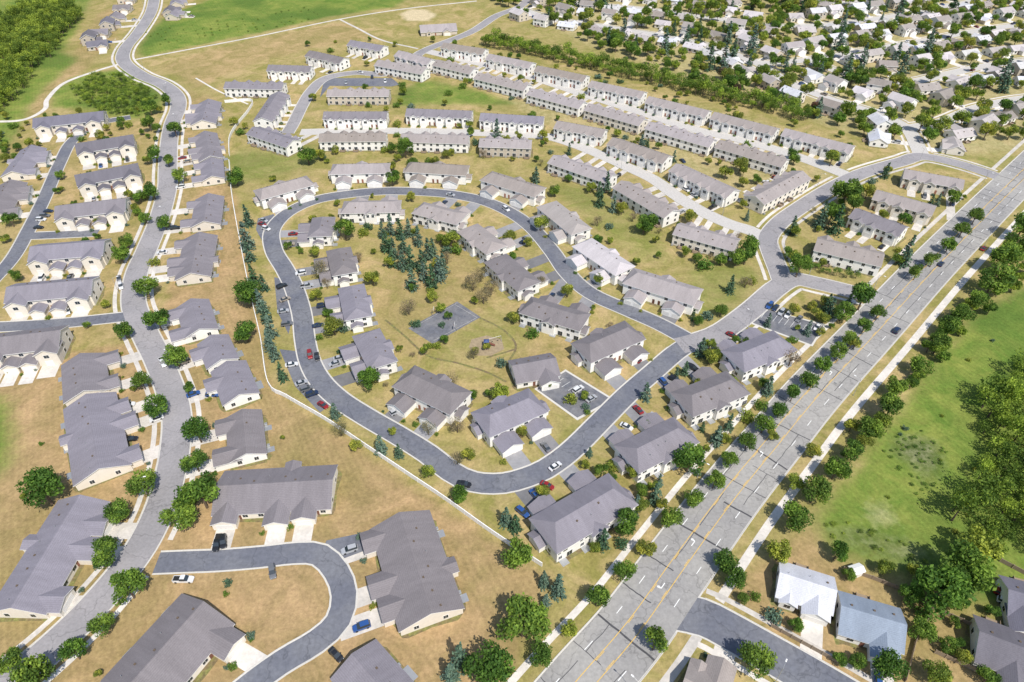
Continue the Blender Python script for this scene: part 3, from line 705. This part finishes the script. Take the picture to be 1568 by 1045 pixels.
def shrub(seed):
    rng=np.random.RandomState(seed); p=Part(); Vs=[];S=[]
    for i in range(6):
        c=rng.uniform(-.5,.5,3)*np.array([1.4,1.4,.3])+np.array([0,0,.65]); p.tube((0,0,0),tuple(c),.04,.02,4,0)
        d=rng.normal(size=(60,3)); d/=np.linalg.norm(d,axis=1)[:,None]
        Vs.append(leaves(c+d*rng.uniform(.35,.65,(60,1)),d,.16,rng)); S.append(np.repeat(rng.uniform(.7,1.3,60),4))
    return p,np.concatenate(Vs),np.concatenate(S)
SH=[shrub(400+i) for i in range(3)]
T['shrub']=[treemesh('shrub',*s_,[M['bark'],M[k]]) for s_ in SH for k in ('leaf','leaf_y','spruce')]
TN=dict(leaf='maple_tree',leaf_y='ornamental_tree',leaf_r='purple_leaf_tree',spruce='spruce_tree',dry='sparse_tree',shrub='shrub',leaf_f='wild_tree')
def tree(k,x,y,rm,hs=1.0):
    base={'spruce':2.3,'shrub':1.0}.get(k,4.0); s=rm/base
    return obj(TN[k],random.choice(T[k]),(x,y,0),random.uniform(0,6.28),(s*random.uniform(.92,1.08),s*random.uniform(.92,1.08),s*hs*random.uniform(.9,1.1)))
def tp(k,x,y,rp):
    z=4.5
    for _ in range(3):
        rm=rp/PS(x,y,z); s=rm/(2.3 if k=='spruce' else 4.0); z=(4.2 if k=='spruce' else 5.4)*s
    q=P(x,y,z); tree(k,q[0],q[1],rm)
TL=dict(leaf=[(228,162,11),(227,188,11),(236,234,12),(266,195,12),(275,267,12),(232,289,14),(250,338,12),(193,367,12),(183,388,13),(222,437,17),(188,505,14),(240,488,18),(267,543,19),(216,582,15),(236,620,18),(300,658,22),(297,705,20),(305,752,32),(218,740,21),(63,748,30),(180,782,19),(160,845,24),(272,788,26),(193,897,27),(155,957,20),(112,997,20),(52,1040,34),(8,1010,20),
 (287,593,9),(255,243,10),(222,332,10),(212,300,10),(255,150,9),(800,948,40),(748,1018,38),(828,1003,20),(915,915,19),(957,873,17),(1028,793,19),(792,845,24),(1113,857,19),(1220,790,24),(1250,750,23),(1282,717,20),(1305,688,19),(1332,657,20),(1365,622,21),(1372,588,17),(1413,558,17),(1438,525,17),(1455,498,16),(1475,482,16),(1500,458,16),(1525,425,24),(1545,395,24),(1560,370,22),(1568,345,20),
 (1160,1008,27),(1003,982,21),(380,445,22),(375,505,18),(360,268,14),(565,580,18),(527,350,16),(958,800,22),(1057,702,24),(1323,452,22),(1298,290,22),(1275,325,17),(1310,310,16),(1225,405,18),(1292,475,16),(1148,378,16),(1130,392,14),(1143,390,14),(1118,585,12),(1095,735,16),(1063,762,16),(1117,703,15),(1145,675,15),(1170,650,15),(1195,627,14),(1215,602,14),(1240,580,14),(1262,557,14),(1283,537,13),(1303,517,13),(1325,497,12),(1345,478,12),(1405,415,13),(1430,395,13),(1455,372,13),(1475,350,12),(1495,330,12),(1460,300,12),(1385,335,11),(1365,1020,26),(1412,965,20),(1445,905,42),(1480,870,36),(620,225,14),(632,250,10),(1000,340,12),(987,343,14),(470,235,14),(600,270,12),(700,757,16),(1120,45,10),(15,335,11),(1062,120,10)],
 leaf_y=[(655,722,11),(1195,843,20),(690,362,14),(828,340,12),(915,385,8),(1088,545,13),(765,598,14),(650,535,8),(595,400,9),(918,425,9),(785,485,10),(745,530,6),(832,752,12),(545,680,10),(510,497,16),(970,720,12),(570,425,12),(780,362,10),(630,300,8),(990,835,16),(872,962,14),(1135,250,12),(1112,262,11),(1220,350,10),(1130,180,10),(1265,460,10),(1250,480,9),(1310,525,10),(600,660,7),(1218,738,14),(1245,690,12),(1183,665,10),(420,300,7),(490,235,9),(205,318,8),(1330,290,12),(1218,390,10),(905,285,9),(1275,240,12),(1050,385,8),(1325,675,13),(1305,650,12),(1500,830,30)],
 spruce=[(585,352,8),(597,345,9),(612,350,10),(625,348,9),(640,362,9),(590,370,10),(602,380,10),(617,372,10),(628,395,11),(616,398,10),(645,400,10),(655,383,10),(662,378,9),(672,410,13),(630,425,12),(660,425,11),(648,415,10),(678,405,10),(600,395,9),(398,462,11),(405,478,11),(412,500,12),(410,520,11),(418,537,10),(375,362,13),(380,385,10),(378,330,10),(775,790,13),(1005,755,13),(1100,665,12),(1118,645,10),(925,825,13),(855,897,15),(833,888,11),(836,918,10),(582,680,12),(610,690,9),(1390,385,14),(512,628,10),(1178,590,11),(920,302,9),(930,280,9),(940,312,8),(1285,335,14),(1260,330,12),(975,770,12),(790,800,12),(430,570,10),(386,420,10),(705,1005,18),(690,1030,18),(402,432,9),(1215,345,9)],
 dry=[(724,430,14),(740,452,13),(752,438,13),(625,468,13),(690,580,12),(735,418,12),(700,650,14),(520,655,14),(490,412,14),(1213,545,16),(655,655,12),(725,540,10),(1143,430,10),(1100,60,8),(640,575,10),(700,700,12)],
 leaf_r=[(1108,110,9),(1128,135,8),(1250,160,8)])
for k,l in TL.items():
    for x,y,r in l: tp(k,x,y,r)
def scatter(pp,n,kinds,rmin,rmax,clear=-1.2,roadc=1.5,gap=.8):
    w_=np.array([P(*q)[:2] for q in pp]); lo=w_.min(0);hi=w_.max(0); pl=[]; tr=0
    while len(pl)<n and tr<n*25:
        tr+=1; x=random.uniform(lo[0],hi[0]); y=random.uniform(lo[1],hi[1]); ins=False
        for i in range(len(w_)):
            x1,y1=w_[i];x2,y2=w_[(i+1)%len(w_)]
            if (y1>y)!=(y2>y) and x<(x2-x1)*(y-y1)/(y2-y1)+x1: ins=not ins
        if not ins: continue
        r=random.uniform(rmin,rmax)
        if foot_clear(x,y)<r*.5+clear or road_clear(x,y)<roadc: continue
        if any(math.hypot(x-a,y-b_)<(r+c_)*gap for a,b_,c_ in pl): continue
        if any((np.dot(np.array([x,y])-s,fd)>-1 and np.dot(np.array([x,y])-s,fd)<ln and abs(np.dot(np.array([x,y])-s,rt))<wd/2+.6) for s,fd,rt,ln,wd in DRV): continue
        pl.append((x,y,r)); tree(random.choice(kinds),x,y,r)
scatter([(760,10),(900,70),(1250,188),(1420,240),(1568,215),(1700,150),(1700,-25),(740,-25)],900,['leaf','leaf_y','leaf_y','leaf_y','leaf_f','leaf_f','leaf_f','leaf','spruce'],2.2,5.4,-2.2,.6,.62)
scatter([(430,335),(490,300),(740,308),(860,400),(1050,525),(880,680),(760,735),(500,590),(450,440)],66,['leaf','leaf_y','shrub','dry','leaf_y','leaf_y','shrub'],1.2,2.8)
scatter([(850,180),(1420,250),(1568,270),(1350,460),(1190,440),(1050,520),(840,350),(760,250),(560,250),(700,190)],95,['leaf','leaf_y','leaf_y','shrub','spruce','dry','leaf'],1.4,3.1)
scatter([(1000,600),(1150,480),(1350,460),(1000,830),(830,860),(800,760)],44,['leaf','leaf_y','shrub','leaf_y','spruce'],1.2,2.6)
scatter([(340,200),(480,60),(700,60),(840,180),(700,260),(420,290)],44,['leaf','leaf_y','leaf_y','shrub'],1.4,2.8)
scatter([(680,60),(900,100),(1300,190),(1310,270),(1100,230),(900,190),(700,130)],50,['leaf','leaf_y','leaf_y','shrub'],1.2,2.6)
scatter([(0,180),(250,170),(260,420),(200,560),(0,560)],60,['leaf','leaf_y','leaf_y','shrub','leaf'],1.2,2.7)
scatter([(100,540),(400,600),(520,800),(380,1045),(0,1045),(0,700)],12,['shrub','shrub','leaf_y'],.8,1.3)
scatter([(1100,900),(1290,850),(1568,920),(1568,1045),(1280,1045)],26,['shrub','leaf_y','leaf','leaf'],1.4,3.4)
scatter([(1390,600),(1568,470),(1568,900),(1300,840),(1290,740)],14,['shrub','shrub'],.6,1.1)
scatter([(1390,560),(1470,480),(1530,430),(1568,400),(1568,440),(1500,490),(1420,575),(1290,735),(1270,730)],26,['leaf','leaf_f','leaf'],2.2,3.6)
for i,(s,fd,rt,ln,wd) in enumerate(DRV):
    if s[1]<450:
        for sd in (-1,1):
            if random.random()<.55:
                q=s+rt*sd*(wd/2+1.3)+fd*random.uniform(.3,1.8); tree('shrub',q[0],q[1],random.uniform(.6,1.1))
WV=[decid(500+i,620,4.2,9.5,False,9) for i in range(5)]
def woodland(name,pts,mat,hs=1.0):
    p=Part();Vs=[];S=[]
    for x,y,r in pts:
        q,V,s_=random.choice(WV); s=r/4.2; a=random.uniform(0,6.28); c_,d_=math.cos(a),math.sin(a)
        Rm=np.array([[c_,-d_,0],[d_,c_,0],[0,0,hs*random.uniform(.8,1.25)]])*s
        Vs.append(V@Rm.T+np.array([x,y,0])); S.append(s_*random.uniform(.6,1.3))
        p.tube((x,y,0),(x,y,5*s*hs),.3*s,.12*s,5,0)
    obj(name,treemesh(name,p,np.concatenate(Vs),np.concatenate(S),[M['bark'],M[mat]]))
def fill(pp,sp,r0,r1):
    w_=np.array([P(*q)[:2] for q in pp]); lo=w_.min(0);hi=w_.max(0); o=[]
    for x in np.arange(lo[0],hi[0],sp):
        for y in np.arange(lo[1],hi[1],sp):
            xx=x+random.uniform(-.4,.4)*sp; yy=y+random.uniform(-.4,.4)*sp; ins=False
            for i in range(len(w_)):
                x1,y1=w_[i];x2,y2=w_[(i+1)%len(w_)]
                if (y1>yy)!=(y2>yy) and xx<(x2-x1)*(yy-y1)/(y2-y1)+x1: ins=not ins
            if ins: o.append((xx,yy,random.uniform(r0,r1)))
    return o
woodland('woodland',fill([(-180,190),(0,178),(35,140),(75,95),(105,52),(130,25),(100,5),(55,12),(20,30),(-200,50)],6.0,3.2,5.4),'leaf_f')
woodland('woodland',fill([(1500,850),(1455,830),(1448,790),(1480,740),(1500,700),(1490,640),(1520,595),(1568,565),(1680,560),(1720,800),(1600,850)],5.2,2.6,5.4),'leaf_f')
woodland('thicket',fill([(120,160),(112,138),(150,118),(195,122),(235,145),(245,165),(205,182),(150,172)],4.5,1.6,3.0),'leaf_f',.8)
woodland('distant_tree_row',fill([(1240,18),(1300,0),(1400,-8),(1400,-16),(1230,-10)],8,3,5),'leaf')
def along(pp,sp,r0,r1,rows=2,w_=5):
    c=smooth([P(*q) for q in pp],sp); nn=normals(c); o=[]
    for k in range(len(c)):
        for j in range(rows):
            q=c[k]+nn[k]*((j-(rows-1)/2)*w_+random.uniform(-2,2)); o.append((q[0],q[1],random.uniform(r0,r1)))
    return o
woodland('tree_belt',along([(745,68),(800,78),(870,95),(930,108),(1000,125),(1080,145),(1130,158),(1190,170),(1230,185)],5,2.6,5.2,3),'leaf_f')
woodland('scrub',[t for t in along([(235,60),(300,48),(400,36),(480,20)],6,.5,1.3,5,9) if random.random()<.6],'leaf_f',.5)
woodland('scrub',[(a,b_,c_) for a,b_,c_ in fill([(1345,690),(1370,665),(1420,660),(1450,690),(1440,740),(1400,760),(1370,720)],2.2,.5,1.0) if random.random()<.5],'leaf',.4)
woodland('scrub',[(a,b_,c_) for a,b_,c_ in fill([(1240,800),(1300,800),(1380,820),(1450,850),(1420,890),(1340,850),(1270,830)],2.6,.5,1.2) if random.random()<.4],'leaf_f',.45)
woodland('hedgerow',along([(1310,430),(1255,420),(1240,412)],3,1.5,2.4,1),'leaf')
# ---------------- fences ----------------
def fence(name,pp,h,mat,th=.05):
    c=smooth([P(*q) for q in pp],2.4); p=Part()
    for k in range(len(c)-1):
        a=c[k];b_=c[k+1];d=(b_-a)/np.linalg.norm(b_-a);e=np.array([-d[1],d[0]])*th
        lo,hi=.05,h
        P4=[a-e,b_-e,b_+e,a+e]
        n=len(p.v); p.v+= [(*q,lo) for q in P4]+[(*q,hi) for q in P4]
        for q in ((4,5,6,7),(0,1,5,4),(1,2,6,5),(2,3,7,6),(3,0,4,7)): p.f.append(tuple(n+i for i in q)); p.m.append(0)
        p.box(a[0]-.12,a[0]+.12,a[1]-.12,a[1]+.12,0,h+.15)
    obj(name,p.mesh(name,[M[mat]]))
fence('white_vinyl_fence',[(352,250),(356,300),(370,380),(384,450),(400,520),(412,590),(440,610),(500,645),(560,685),(620,725),(680,765),(740,808),(775,832),(830,868)],2.0,'trim',.12)
fence('white_vinyl_fence',[(345,158),(385,156),(382,170),(362,195),(352,215),(352,240)],1.9,'trim',.1)
for pp in ([(1290,873),(1350,893),(1420,930),(1400,985)],[(1420,930),(1490,960)],[(1400,985),(1385,1045)],[(1180,960),(1290,1020)],[(1430,1000),(1530,1045)],[(1530,860),(1568,880)]): fence('wooden_fence',pp,1.6,'deck')
for x,y in ((1308,878),):
    q=P(x,y); e=bpy.data.objects.new('garden_shed',None); e.location=q; e.rotation_euler=(0,0,.3); COL.objects.link(e)
    a=Part(); gwall(a,'x',-1.7,1.7,-1.3,1.3,2.2,.5); r_=Part(); prism(r_,'x',-1.7,1.7,-1.3,1.3,2.22,.5,.2,.2,.1); d_=Part(); d_.box(-.6,.6,-1.36,-1.28,0,1.9)
    obj('walls',a.mesh('w',[M['trim']]),parent=e); obj('roof',r_.mesh('r',[M['trim'],M['trim']]),parent=e); obj('door',d_.mesh('d',[M['garage']]),parent=e)
q=P(745,530); e=bpy.data.objects.new('playground_climber',None); e.location=q; COL.objects.link(e)
a=Part()
for sx in (-1,1):
    for sy in (-1,1): a.tube((sx,sy,0),(sx,sy,2.6),.08,.08,6,0)
a.box(-1,1,-1,1,1.3,1.4,1); obj('frame',a.mesh('f',[M['metal'],M['deck']]),parent=e)
a=Part(); hip(a,-.9,.9,-.9,.9,2.6,.6,.15,.05,0,0); obj('canopy',a.mesh('c',[M['blue']]),parent=e)
a=Part(); a.face([(1,-.4,1.4),(1,.4,1.4),(3.3,.4,.2),(3.3,-.4,.2)]); a.face([(1,-.4,1.4),(3.3,-.4,.2),(3.3,-.4,.5),(1,-.4,1.7)]); a.face([(1,.4,1.4),(3.3,.4,.2),(3.3,.4,.5),(1,.4,1.7)]); obj('slide',a.mesh('s',[M['red']]),parent=e)
q=P(758,524); a=Part()
for sx in (-2.5,2.5): a.tube((sx,-1,0),(sx,0,2.4),.06,.06,6,0); a.tube((sx,1,0),(sx,0,2.4),.06,.06,6,0)
a.tube((-2.5,0,2.4),(2.5,0,2.4),.06,.06,6,0)
for sx in (-1.2,1.2):
    for d in (-.25,.25): a.tube((sx+d,0,2.4),(sx+d,0,.6),.02,.02,4,0)
    a.box(sx-.3,sx+.3,-.12,.12,.55,.6,1)
obj('swing_set',a.mesh('swing',[M['metal'],M['rubber']]),q,.4)
for x,y,r_ in ((662,483,0),(700,507,3.14)):
    q=P(x,y); a=Part(); a.tube((0,0,0),(0,0,3.2),.08,.07,6,0); a.tube((0,0,3.1),(.8,0,3.3),.06,.05,6,0); a.box(.8,.86,-.9,.9,2.9,4,1); a.tube((1.1,0,3.05),(1.1,0,3.1),.23,.23,10,2)
    obj('basketball_hoop',a.mesh('hoop',[M['metal'],M['trim'],M['red']]),q,r_)
# ---------------- street lamps ----------------
a=Part(); a.tube((0,0,0),(0,0,8),.10,.06,7,0); a.tube((0,0,7.9),(1.9,0,8.4),.05,.04,6,0); a.box(1.7,2.5,-.16,.16,8.32,8.46,1); a.tube((0,0,0),(0,0,.4),.2,.17,8,0)
lamp=a.mesh('street_lamp',[M['metal'],M['trim']])
for ri,offs,step in ((1,5.6,18),(0,10.8,22),(3,5.5,14),(5,5,20),(12,6.5,14),(4,5.4,22)):
    c=ROADS[ri][0]; nn=normals(c)
    for k in range(8,len(c)-4,step):
        s=1 if (k//step)%2 else -1
        q=c[k]+nn[k]*s*offs
        if road_clear(*q)>.4 and foot_clear(*q)>-2: obj('street_lamp',lamp,(q[0],q[1],0),math.atan2(-nn[k][1]*s,-nn[k][0]*s))
# ---------------- cars ----------------
def car_mesh(kind,col):
    p=Part()
    L={'sedan':4.7,'suv':4.8,'pickup':5.7}[kind]; W=.92 if kind=='sedan' else .97
    def loft(st,mt_side,mt_top,ml=None):
        for i in range(len(st)-1):
            a,b_=st[i],st[i+1]
            for s in (-1,1):
                p.face([(a[0],s*a[1],a[2]),(b_[0],s*b_[1],b_[2]),(b_[0],s*b_[3],b_[4]),(a[0],s*a[3],a[4])],mt_side)
            mm=mt_top[i] if isinstance(mt_top,(list,tuple)) else mt_top
            p.face([(a[0],-a[3],a[4]),(b_[0],-b_[3],b_[4]),(b_[0],b_[3],b_[4]),(a[0],a[3],a[4])],mm)
            p.face([(a[0],-a[1],a[2]),(b_[0],-b_[1],b_[2]),(b_[0],b_[1],b_[2]),(a[0],a[1],a[2])],0)
        for a in (st[0],st[-1]): p.face([(a[0],-a[1],a[2]),(a[0],a[1],a[2]),(a[0],a[3],a[4]),(a[0],-a[3],a[4])],mt_side if mt_side==0 else 1)
    h=L/2; zb=.28; bz=.85 if kind=='sedan' else 1.0
    loft([(-h,W*.82,zb+.1,W*.78,bz-.12),(-h+.25,W,zb,W*.93,bz),(-h*.4,W,zb,W*.95,bz+.03),(h*.35,W,zb,W*.95,bz+.02),(h-.55,W,zb,W*.9,bz-.1),(h-.1,W*.88,zb,W*.8,bz-.25),(h,W*.75,zb+.1,W*.7,bz-.35)],0,0)
    if kind=='sedan': cab=[(-1.75,.78,.87,.76,.88),(-1.05,.86,.86,.62,1.38),(-.3,.87,.87,.66,1.46),(.25,.87,.87,.64,1.43),(1.15,.80,.85,.76,.87)]
    elif kind=='suv': cab=[(-2.28,.82,1.0,.78,1.02),(-2.0,.88,1.0,.68,1.66),(-.4,.90,1.02,.72,1.76),(.35,.90,1.02,.70,1.72),(1.2,.82,1.0,.78,1.03)]
    else: cab=[(-.75,.88,1.02,.86,1.04),(-.6,.9,1.02,.70,1.78),(.3,.9,1.02,.72,1.84),(.7,.9,1.02,.70,1.78),(1.45,.84,.98,.80,1.0)]
    loft(cab,1,[1,0,0,1])
    if kind=='pickup':
        p.face([(-h+.2,-.75,bz+.035),(-.85,-.75,bz+.035),(-.85,.75,bz+.035),(-h+.2,.75,bz+.035)],2)
        for s in (-1,1): p.box(-h+.1,-.8,s*.84-.06,s*.84+.06,bz-.02,bz+.14,0)
        p.box(-h+.06,-h+.14,-.8,.8,bz-.02,bz+.14,0)
    for x in (-h+.95,h-.95):
        for s in (-1,1): p.tube((x,s*(W-.2),.34),(x,s*(W+.015),.34),.34,.34,12,2)
    for s in (-1,1):
        p.box(h-.22,h-.02,s*.58-.16,s*.58+.16,bz-.42,bz-.28,3); p.box(-h-.02,-h+.1,s*.6-.14,s*.6+.14,bz-.35,bz-.15,4)
        p.box(.75,.95,s*(W+.08)-.09,s*(W+.08)+.09,bz+.02,bz+.16,0)
    return p.mesh('car',[CP[col],M['glass'],M['rubber'],M['hl'],M['tl']])
CM={}
CW=['white','white','white','silver','silver','grey','grey','black','black','navy','red','blue','tan']
def car(x,y,ang,kind=None,col=None):
    kind=kind or random.choice(('sedan','sedan','suv','suv','pickup')); col=col or random.choice(CW)
    if (kind,col) not in CM: CM[(kind,col)]=car_mesh(kind,col)
    z=.125 if road_clear(x,y)<0 else .06
    obj({'sedan':'parked_car','suv':'parked_suv','pickup':'pickup_truck'}[kind],CM[(kind,col)],(x,y,z-.01),ang)
for x,y,dx,dy,k,c in [(850,716,12,-8,'sedan','white'),(486,548,1,6,'sedan','black'),(1372,508,6,-7,'suv','navy'),(1440,406,6,-7,'sedan','navy'),(1505,382,6,-7,'sedan','red'),(805,368,5,5,'sedan','grey'),
 (495,622,8,5,'sedan','red'),(470,597,6,-2,'suv','grey'),(462,588,6,-2,'sedan','silver'),(711,743,10,2,'sedan','black'),(1178,470,-5,6,'suv','blue'),(1187,473,-5,6,'sedan','navy'),(1206,484,-5,6,'suv','white'),(1251,503,-5,6,'sedan','white'),
 (404,339,6,2,'sedan','silver'),(408,352,6,2,'suv','white'),(402,345,6,2,'sedan','red'),(434,478,6,-1,'sedan','silver'),(282,889,12,0,'pickup','white'),(343,831,0,8,'suv','black'),(418,877,1,8,'suv','grey'),(515,1004,6,6,'sedan','black'),
 (250,557,4,8,'pickup','white'),(800,786,6,5,'suv','blue'),(186,440,1,6,'suv','white'),(183,428,1,6,'sedan','grey'),(175,558,8,0,'sedan','silver'),(326,606,8,0,'suv','blue'),(201,674,8,-1,'sedan','black'),(197,621,8,-1,'sedan','white'),(1033,583,6,3,'suv','black'),(1039,590,6,3,'sedan','navy'),(959,655,6,3,'sedan','white'),(1003,641,6,3,'suv','silver'),(838,745,6,3,'sedan','red'),
 (1535,912,4,2,'suv','red'),(1540,925,4,2,'suv','white'),(64,338,6,0,'suv','white'),(60,350,6,0,'sedan','black'),(75,325,6,0,'sedan','navy'),(70,332,6,0,'suv','grey'),(105,478,0,6,'sedan','white'),(100,465,0,6,'suv','black'),(552,112,5,1,'sedan','white'),(570,120,0,5,'suv','black'),(980,552,5,-4,'suv','red'),(607,632,6,-3,'suv','silver'),(635,622,6,-3,'sedan','grey'),(520,550,6,-1,'sedan','silver'),(494,470,6,-1,'suv','navy'),(1120,515,6,3,'sedan','red'),(1060,565,6,3,'suv','black'),
 (530,128,0,5,'sedan','silver'),(590,126,0,5,'suv','white'),(1050,292,5,3,'suv','white'),(1062,300,5,3,'sedan','silver'),(775,322,4,3,'suv','white'),(1045,248,4,3,'sedan','navy'),(940,240,4,3,'sedan','red'),(432,440,5,-2,'suv','black'),(437,460,5,-2,'sedan','tan'),
 (1223,490,-5,6,'sedan','grey'),(1196,480,-5,6,'suv','silver'),(478,605,6,-2,'suv','navy'),(447,560,6,-1,'sedan','white'),(440,498,6,-1,'suv','grey'),(905,612,8,-5,'sedan','silver'),(885,598,8,-5,'suv','white'),(1100,730,-6,7,'sedan','grey'),(690,300,6,1,'sedan','silver'),(475,545,1,6,'suv','red')]:
    if (x,y)==(1100,730): continue
    a=P(x,y);b_=P(x+dx,y+dy); car(a[0],a[1],math.atan2(b_[1]-a[1],b_[0]-a[0]),k,c)
random.seed(23)
for s,fd,rt,ln,wd in DRV:
    if random.random()<.48 and ln>6.5:
        q=s+fd*random.uniform(3.2,min(ln-2.5,7))+rt*random.choice((-.2,.2))*wd; car(q[0],q[1],math.atan2(fd[1],fd[0])+random.choice((0,math.pi)))
for ri in range(13,19):
    c=ROADS[ri][0]; nn=normals(c)
    for k in range(6,len(c)-5,13):
        if random.random()<.6:
            s=random.choice((-1,1)); q=c[k]+nn[k]*s*2.8; car(q[0],q[1],math.atan2(-nn[k][0],nn[k][1]))
print('objects',len(bpy.data.objects))
